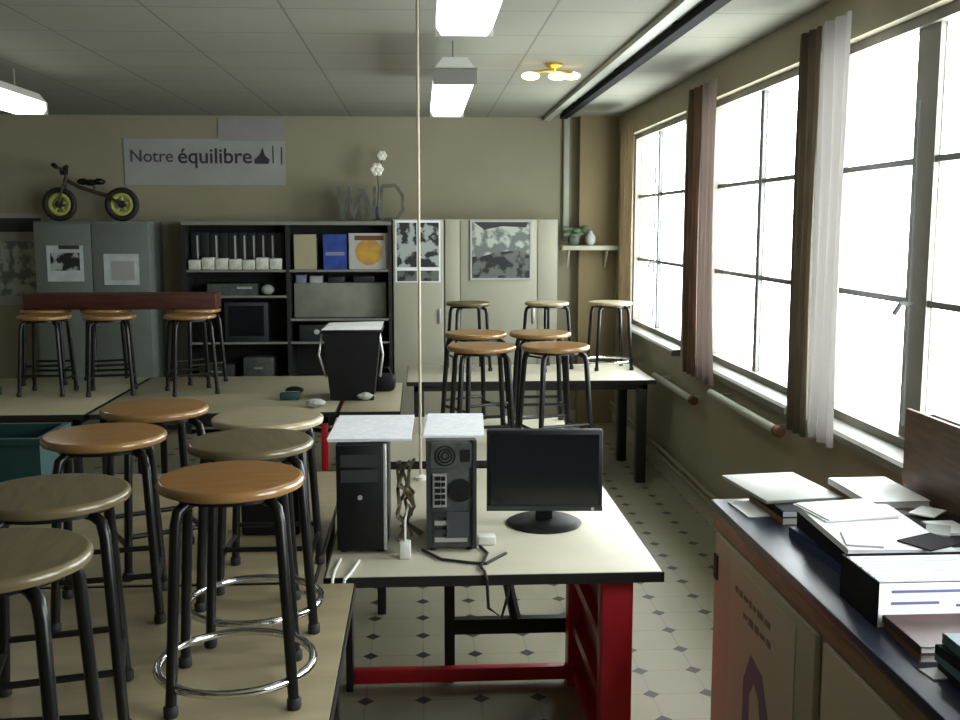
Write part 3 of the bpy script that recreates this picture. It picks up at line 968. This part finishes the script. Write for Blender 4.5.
# steel cabinet with balance bike
t = thing('steel_cabinet', 'tall grey-green steel cabinet at far left below the balance bike', 'cabinet', (-3.22, 8.92, 0))
bx('body', 'steel_cabinet', (0, .95, .02, .46, .0, 1.83), t, bevel=.006)
for a, b_ in ((.006, .472), (.478, .944)):
    d = bx('door', 'steel_cabinet', (a, b_, .0, .02, .06, 1.81), t, bevel=.004)
bx('handle', 'silver', (.44, .46, -.02, 0, .90, 1.05), t, bevel=.004)
pp = thing('notice', 'black-and-pale photo print stuck on the left of steel cabinet', 'poster', (-3.115, 8.918, 1.33), group='notices on the steel cabinet')
bx('sheet', 'poster_pale', (0, .30, -.002, 0, 0, .30), pp)
bx('picture', 'photo_bw', (.03, .27, -.004, -.002, .09, .24), pp)
bx('title_band', 'ink', (.10, .27, -.004, -.002, .27, .30), pp)
pp = thing('notice', 'plain pale blue notice stuck on the right of steel cabinet', 'poster', (-2.65, 8.918, 1.30), group='notices on the steel cabinet')
bx('sheet', 'poster_pale', (0, .29, -.002, 0, 0, .26), pp)
bx('picture', 'banner', (.06, .25, -.004, -.002, .04, .20), pp)

t = thing('balance_bike', 'small balance bike with lime-yellow wheel rims on top of cabinet', 'balance bike', (-3.06, 9.14, 1.83))
R_ = .145
for x in (0.0, .52):
    wl = MB().tube([(x + (R_ - .025) * math.cos(2 * PI * k / 32), 0, R_ + (R_ - .025) * math.sin(2 * PI * k / 32)) for k in range(32)], .025, 10, closed=True).build('tyre', 'tyre', t, True)
    rb = MB()
    rb.tube([(x + .082 * math.cos(2 * PI * k / 28), 0, R_ + .082 * math.sin(2 * PI * k / 28)) for k in range(28)], .019, 8, closed=True)
    for k in range(5):
        a = 2 * PI * k / 5 + .3
        rb.tube([(x + .03 * math.cos(a), 0, R_ + .03 * math.sin(a)), (x + .075 * math.cos(a), 0, R_ + .075 * math.sin(a))], .011, 6)
    rb.build('rim', 'rim_lime', wl, True)
    MB().lathe([(.03, -.035), (.032, 0), (.03, .035)], 16, 'Y', c=(x, 0, R_)).build('hub', 'tyre', wl, True)
f = MB()
for y in (-.036, .036):
    f.tube([(0, y, R_), (.045, y, .305)], .010, 8)
f.tube([(.045, -.036, .305), (.045, .036, .305)], .012, 8)
f.build('fork', 'bike_brown', t, True)
f = MB()
f.tube([(.05, 0, .33), (.07, 0, .38)], .018, 10)
f.tube([(.06, 0, .35), (.18, 0, .285), (.32, 0, .24), (.40, 0, .22)], [.016, .017, .017, .017], 10)
for y in (-.036, .036):
    f.tube([(.36, 0, .23), (.44, y, .20), (.52, y, R_)], .011, 8)
f.build('frame', 'bike_brown', t, True)
MB().tube([(.30, 0, .24), (.295, 0, .33)], .013, 8).build('seat_post', 'bike_brown', t, True)
s = MB()
for x, rx, z, hy in ((.20, .05, .335, .022), (.27, .06, .328, .045), (.34, .05, .335, .055)):
    s.ball((x, 0, z), 1, (rx, hy, .028))
s.build('saddle', 'plastic_black', t, True)
MB().tube([(.045, 0, .30), (.065, 0, .40), (.05, 0, .44)], .013, 8).build('steerer', 'bike_brown', t, True)
MB().tube([(.02, -.15, .46), (.04, -.07, .44), (.05, 0, .435), (.04, .07, .44), (.02, .15, .46)], .012, 8).build('handlebar', 'bike_brown', t, True)
for y in (-.15, .15):
    MB().tube([(.02, y * .7, .452), (.017, y * 1.1, .468)], .019, 10).build('grip', 'plastic_black', t, True)
MB().box(.02, .075, -.04, .04, .39, .455, bevel=.012).build('bar_pad', 'plastic_black', t, smooth=True)

# banner
t = thing('banner', 'pale grey paper banner with dark lettering high on the back wall', 'banner', (-2.58, YB - .004, 2.15))
bx('sheet', 'banner', (0, 1.40, -.003, 0, 0, .40), t)
bx('upper_sheet', 'banner_grey', (.82, 1.40, -.004, -.001, .38, .58), t)
text('Notre', .150, 'ink_grey', t, (.045, -.005, .20), (PI / 2, 0, 0), bold=.001)
text('équilibre', .185, 'ink', t, (.46, -.005, .19), (PI / 2, 0, 0), bold=.002)
MB().prism([(1.13, .185), (1.25, .185), (1.26, .22), (1.22, .26), (1.20, .33), (1.175, .26), (1.125, .22)], -.006, -.003, 'Y').build('emblem', 'ink', t)
MB().box(1.285, 1.297, -.006, -.003, .19, .34).box(1.36, 1.372, -.006, -.003, .18, .33).build('emblem_bars', 'ink_grey', t)

# white cupboards right of the bookcase
for i, (a, b_, lab) in enumerate(((-.235, .205, 'narrow cream cupboard beside the bookcase with split black-and-white print'),
                              (.21, 1.19, 'wide cream cupboard with landscape photograph on its door'))):
    t = thing('cupboard', lab, 'cupboard', (a, 9.0, 0), group='cream cupboards along the back wall')
    w_ = b_ - a
    bx('body', 'cupboard', (0, w_, .02, .41, 0, 1.85), t)
    if i == 0:
        bx('door', 'cupboard', (.004, w_ - .004, 0, .02, .05, 1.84), t, bevel=.004)
        bx('handle', 'silver', (w_ - .05, w_ - .03, -.02, 0, .95, 1.08), t, bevel=.004)
    else:
        for x_, y_ in ((.004, .13), (.136, .80), (.806, w_ - .004)):
            bx('door', 'cupboard', (x_, y_, 0, .02, .05, 1.84), t, bevel=.004)
        bx('handle', 'silver', (.76, .78, -.02, 0, .95, 1.08), t, bevel=.004)
t = thing('split_print', 'black-and-white print in two halves on the narrow cream cupboard', 'poster', (-.215, 8.998, 1.31))
bx('sheet', 'paper', (0, .39, -.002, 0, 0, .53), t)
for a, b_ in ((.015, .185), (.205, .375)):
    bx('picture', 'photo_bw', (a, b_, -.004, -.002, .13, .51), t)
    bx('lower_picture', 'photo_dark', (a, b_, -.004, -.002, .01, .10), t)
t = thing('framed_photograph', 'framed landscape photograph on the wide cream cupboard door', 'picture', (.43, 8.998, 1.33))
f = MB()
f.box(0, .53, -.015, 0, 0, .015).box(0, .53, -.015, 0, .495, .51).box(0, .015, -.015, 0, .015, .495).box(.515, .53, -.015, 0, .015, .495)
f.build('frame', 'label_grey', t)
bx('upper_picture', 'photo_light', (.015, .515, -.008, 0, .20, .495), t)
bx('lower_picture', 'photo_dark', (.015, .515, -.008, 0, .015, .20), t)
MB().prism([(.03, .495), (.50, .495), (.48, .45), (.28, .46), (.12, .43)], -.010, -.007, 'Y').build('dark_band', 'ink', t)
MB().prism([(.05, .19), (.25, .24), (.40, .25), (.51, .22), (.51, .12), (.05, .10)], -.0105, -.0075, 'Y').build('hill', 'photo_dark', t)
# wall shelf with plant
t = thing('wall_shelf', 'small cream shelf in the corner by the windows', 'shelf', (1.245, 9.10, 1.58))
bx('board', 'trim', (0, .50, 0, .195, 0, .04), t, bevel=.004)
for x in (.06, .40):
    MB().prism([(.19, 0), (.05, 0), (.19, -.16)], x, x + .015, 'X').build('bracket', 'trim', t)
t = thing('potted_plant', 'small grey-green plant pot on the corner shelf', 'plant', (1.36, 9.20, 1.62))
MB().lathe([(.045, 0), (.06, .09), (.055, .09), (.05, .075)], 18).build('pot', 'letter_grey', t, True)
lf = MB()
random.seed(5)
for k in range(22):
    a = random.uniform(0, 2 * PI)
    r_ = random.uniform(.05, .13)
    lf.ball((r_ * math.cos(a), .5 * r_ * math.sin(a), .09 + random.uniform(0, .07)), .026, (1.4, .5, .8), 8)
lf.build('leaves', 'leaf', t, True)
t = thing('ornament', 'pale round ornament beside the plant on the corner shelf', 'ornament', (1.50, 9.17, 1.62))
MB().lathe([(.02, 0), (.045, .03), (.045, .08), (.02, .11), (.015, .13)], 18).build('body', 'label_grey', t, True)
# pinned sheet at far left of the back wall
t = thing('wall_poster', 'pale wall poster with a black top band at far left', 'poster', (-3.72, YB - .003, 1.10))
bx('sheet', 'banner', (0, .42, -.002, 0, 0, .80), t)
bx('top_band', 'ink', (0, .40, -.004, -.002, .64, .76), t)
bx('picture', 'photo_light', (.02, .38, -.004, -.002, .08, .56), t)

# ================================================================== THINGS ON THE REAR LEFT TABLES
t = thing('black_bin', 'black tapered bin with white sheet on top, on table before bookcase', 'bin', (-.59, 6.28, TT))
MB().prism([(.04, 0), (.30, 0), (.345, .42), (0, .42)], 0, .30, 'Y').build('body', 'plastic_black', t)
MB().box(-.012, .357, -.012, .312, .415, .432, bevel=.005).build('rim', 'plastic_black', t, smooth=True)
for x_ in (-.008, .338):
    b = MB().tube([(x_ + (.02 if x_ < 0 else 0), .05, .14), (x_ - (.02 if x_ < 0 else -.02), .02, .28), (x_, .05, .40)], .008, 8)
    b.build('handle', 'silver', t, True)
MB().prism([(-.01, 0), (.35, 0), (.36, .028), (.02, .02)], -.01, .26, 'Y').build('white_sheet', 'paper', None, loc=(-.59, 6.28, TT + .4325))
o = bpy.data.objects['white_sheet']
tag(o, 'folded white sheet lying on top of the black bin', 'paper')
o = MB().ball((0, 0, .025), 1, (.06, .04, .025)).build('computer_mouse', 'plastic_black', loc=(-.80, 6.55, TT), smooth=True)
tag(o, 'small black lump left of the black bin on the table', 'mouse')
o = thing('pencil_case', 'small dark teal case beside the black bin', 'case', (-.80, 6.30, TT))
bx('body', 'teal_dark', (-.06, .06, 0, .06, 0, .05), o, bevel=.01)
bx('zip', 'silver', (-.05, .05, .027, .033, .05, .053), o)
o = thing('shoulder_bag', 'small black bag on the narrow pale table', 'bag', (-.24, 6.60, TT))
MB().box(-.075, .075, 0, .12, 0, .11, bevel=.03).build('body', 'plastic_black', o, smooth=True)
MB().tube([(-.05, .06, .10), (-.03, .06, .15), (.03, .06, .15), (.05, .06, .10)], .006, 8).build('strap', 'plastic_black', o, True)
for i, (x, y, lab) in enumerate(((-.62, 6.05, 'crumpled white paper before the black bin'), (-.34, 6.3, 'crumpled white paper right of the black bin'))):
    o = MB().ball((0, 0, .025), 1, (.06, .05, .025), 10)
    for v in o.bm.verts:
        v.co += Vector((random.uniform(-.006, .006), random.uniform(-.006, .006), random.uniform(0, .006)))
    tag(o.build('paper_ball', 'label_grey', loc=(x, y, TT)), lab, 'paper', 'crumpled papers on the rear table')
t = thing('machine_box', 'dark green machine with lever at the far left table end', 'machine', (-2.80, 6.35, TT))
bx('base', 'green_dark', (-.16, .16, 0, .30, 0, .05), t, bevel=.01)
bx('housing', 'green_dark', (-.12, .13, .06, .28, .05, .30), t, bevel=.02)
MB().tube([(.02, .17, .30), (.02, .17, .46)], .04, 16).build('column', 'green_dark', t, True)
bx('head', 'green_dark', (-.10, .12, .04, .28, .40, .52), t, bevel=.02)
MB().tube([(.13, .1, .45), (.17, .05, .40), (.18, -.02, .30)], .01, 8).build('lever', 'silver', t, True)
t = thing('plastic_crate', 'dark teal plastic crate at far left behind the stools', 'crate', (-1.94, 4.05, TT))
f = MB()
f.box(0, .46, 0, .012, 0, .24).box(0, .46, .308, .32, 0, .24).box(0, .012, .012, .308, 0, .24).box(.448, .46, .012, .308, 0, .24).box(.012, .448, .012, .308, 0, .012)
f.build('body', 'teal_dark', t)
f = MB()
f.box(-.012, .472, -.012, 0, .215, .24).box(-.012, .472, .32, .332, .215, .24).box(-.012, 0, 0, .32, .215, .24).box(.46, .472, 0, .32, .215, .24)
f.build('rim', 'teal_dark', t)
t = thing('tool_case', 'small black case standing among stools on the near table', 'case', (-.62, 3.50, TT))
bx('body', 'plastic_black', (0, .20, 0, .12, 0, .17), t, bevel=.012)
MB().tube([(.06, .06, .165), (.07, .06, .20), (.13, .06, .20), (.14, .06, .165)], .008, 8).build('handle', 'plastic_black', t, True)
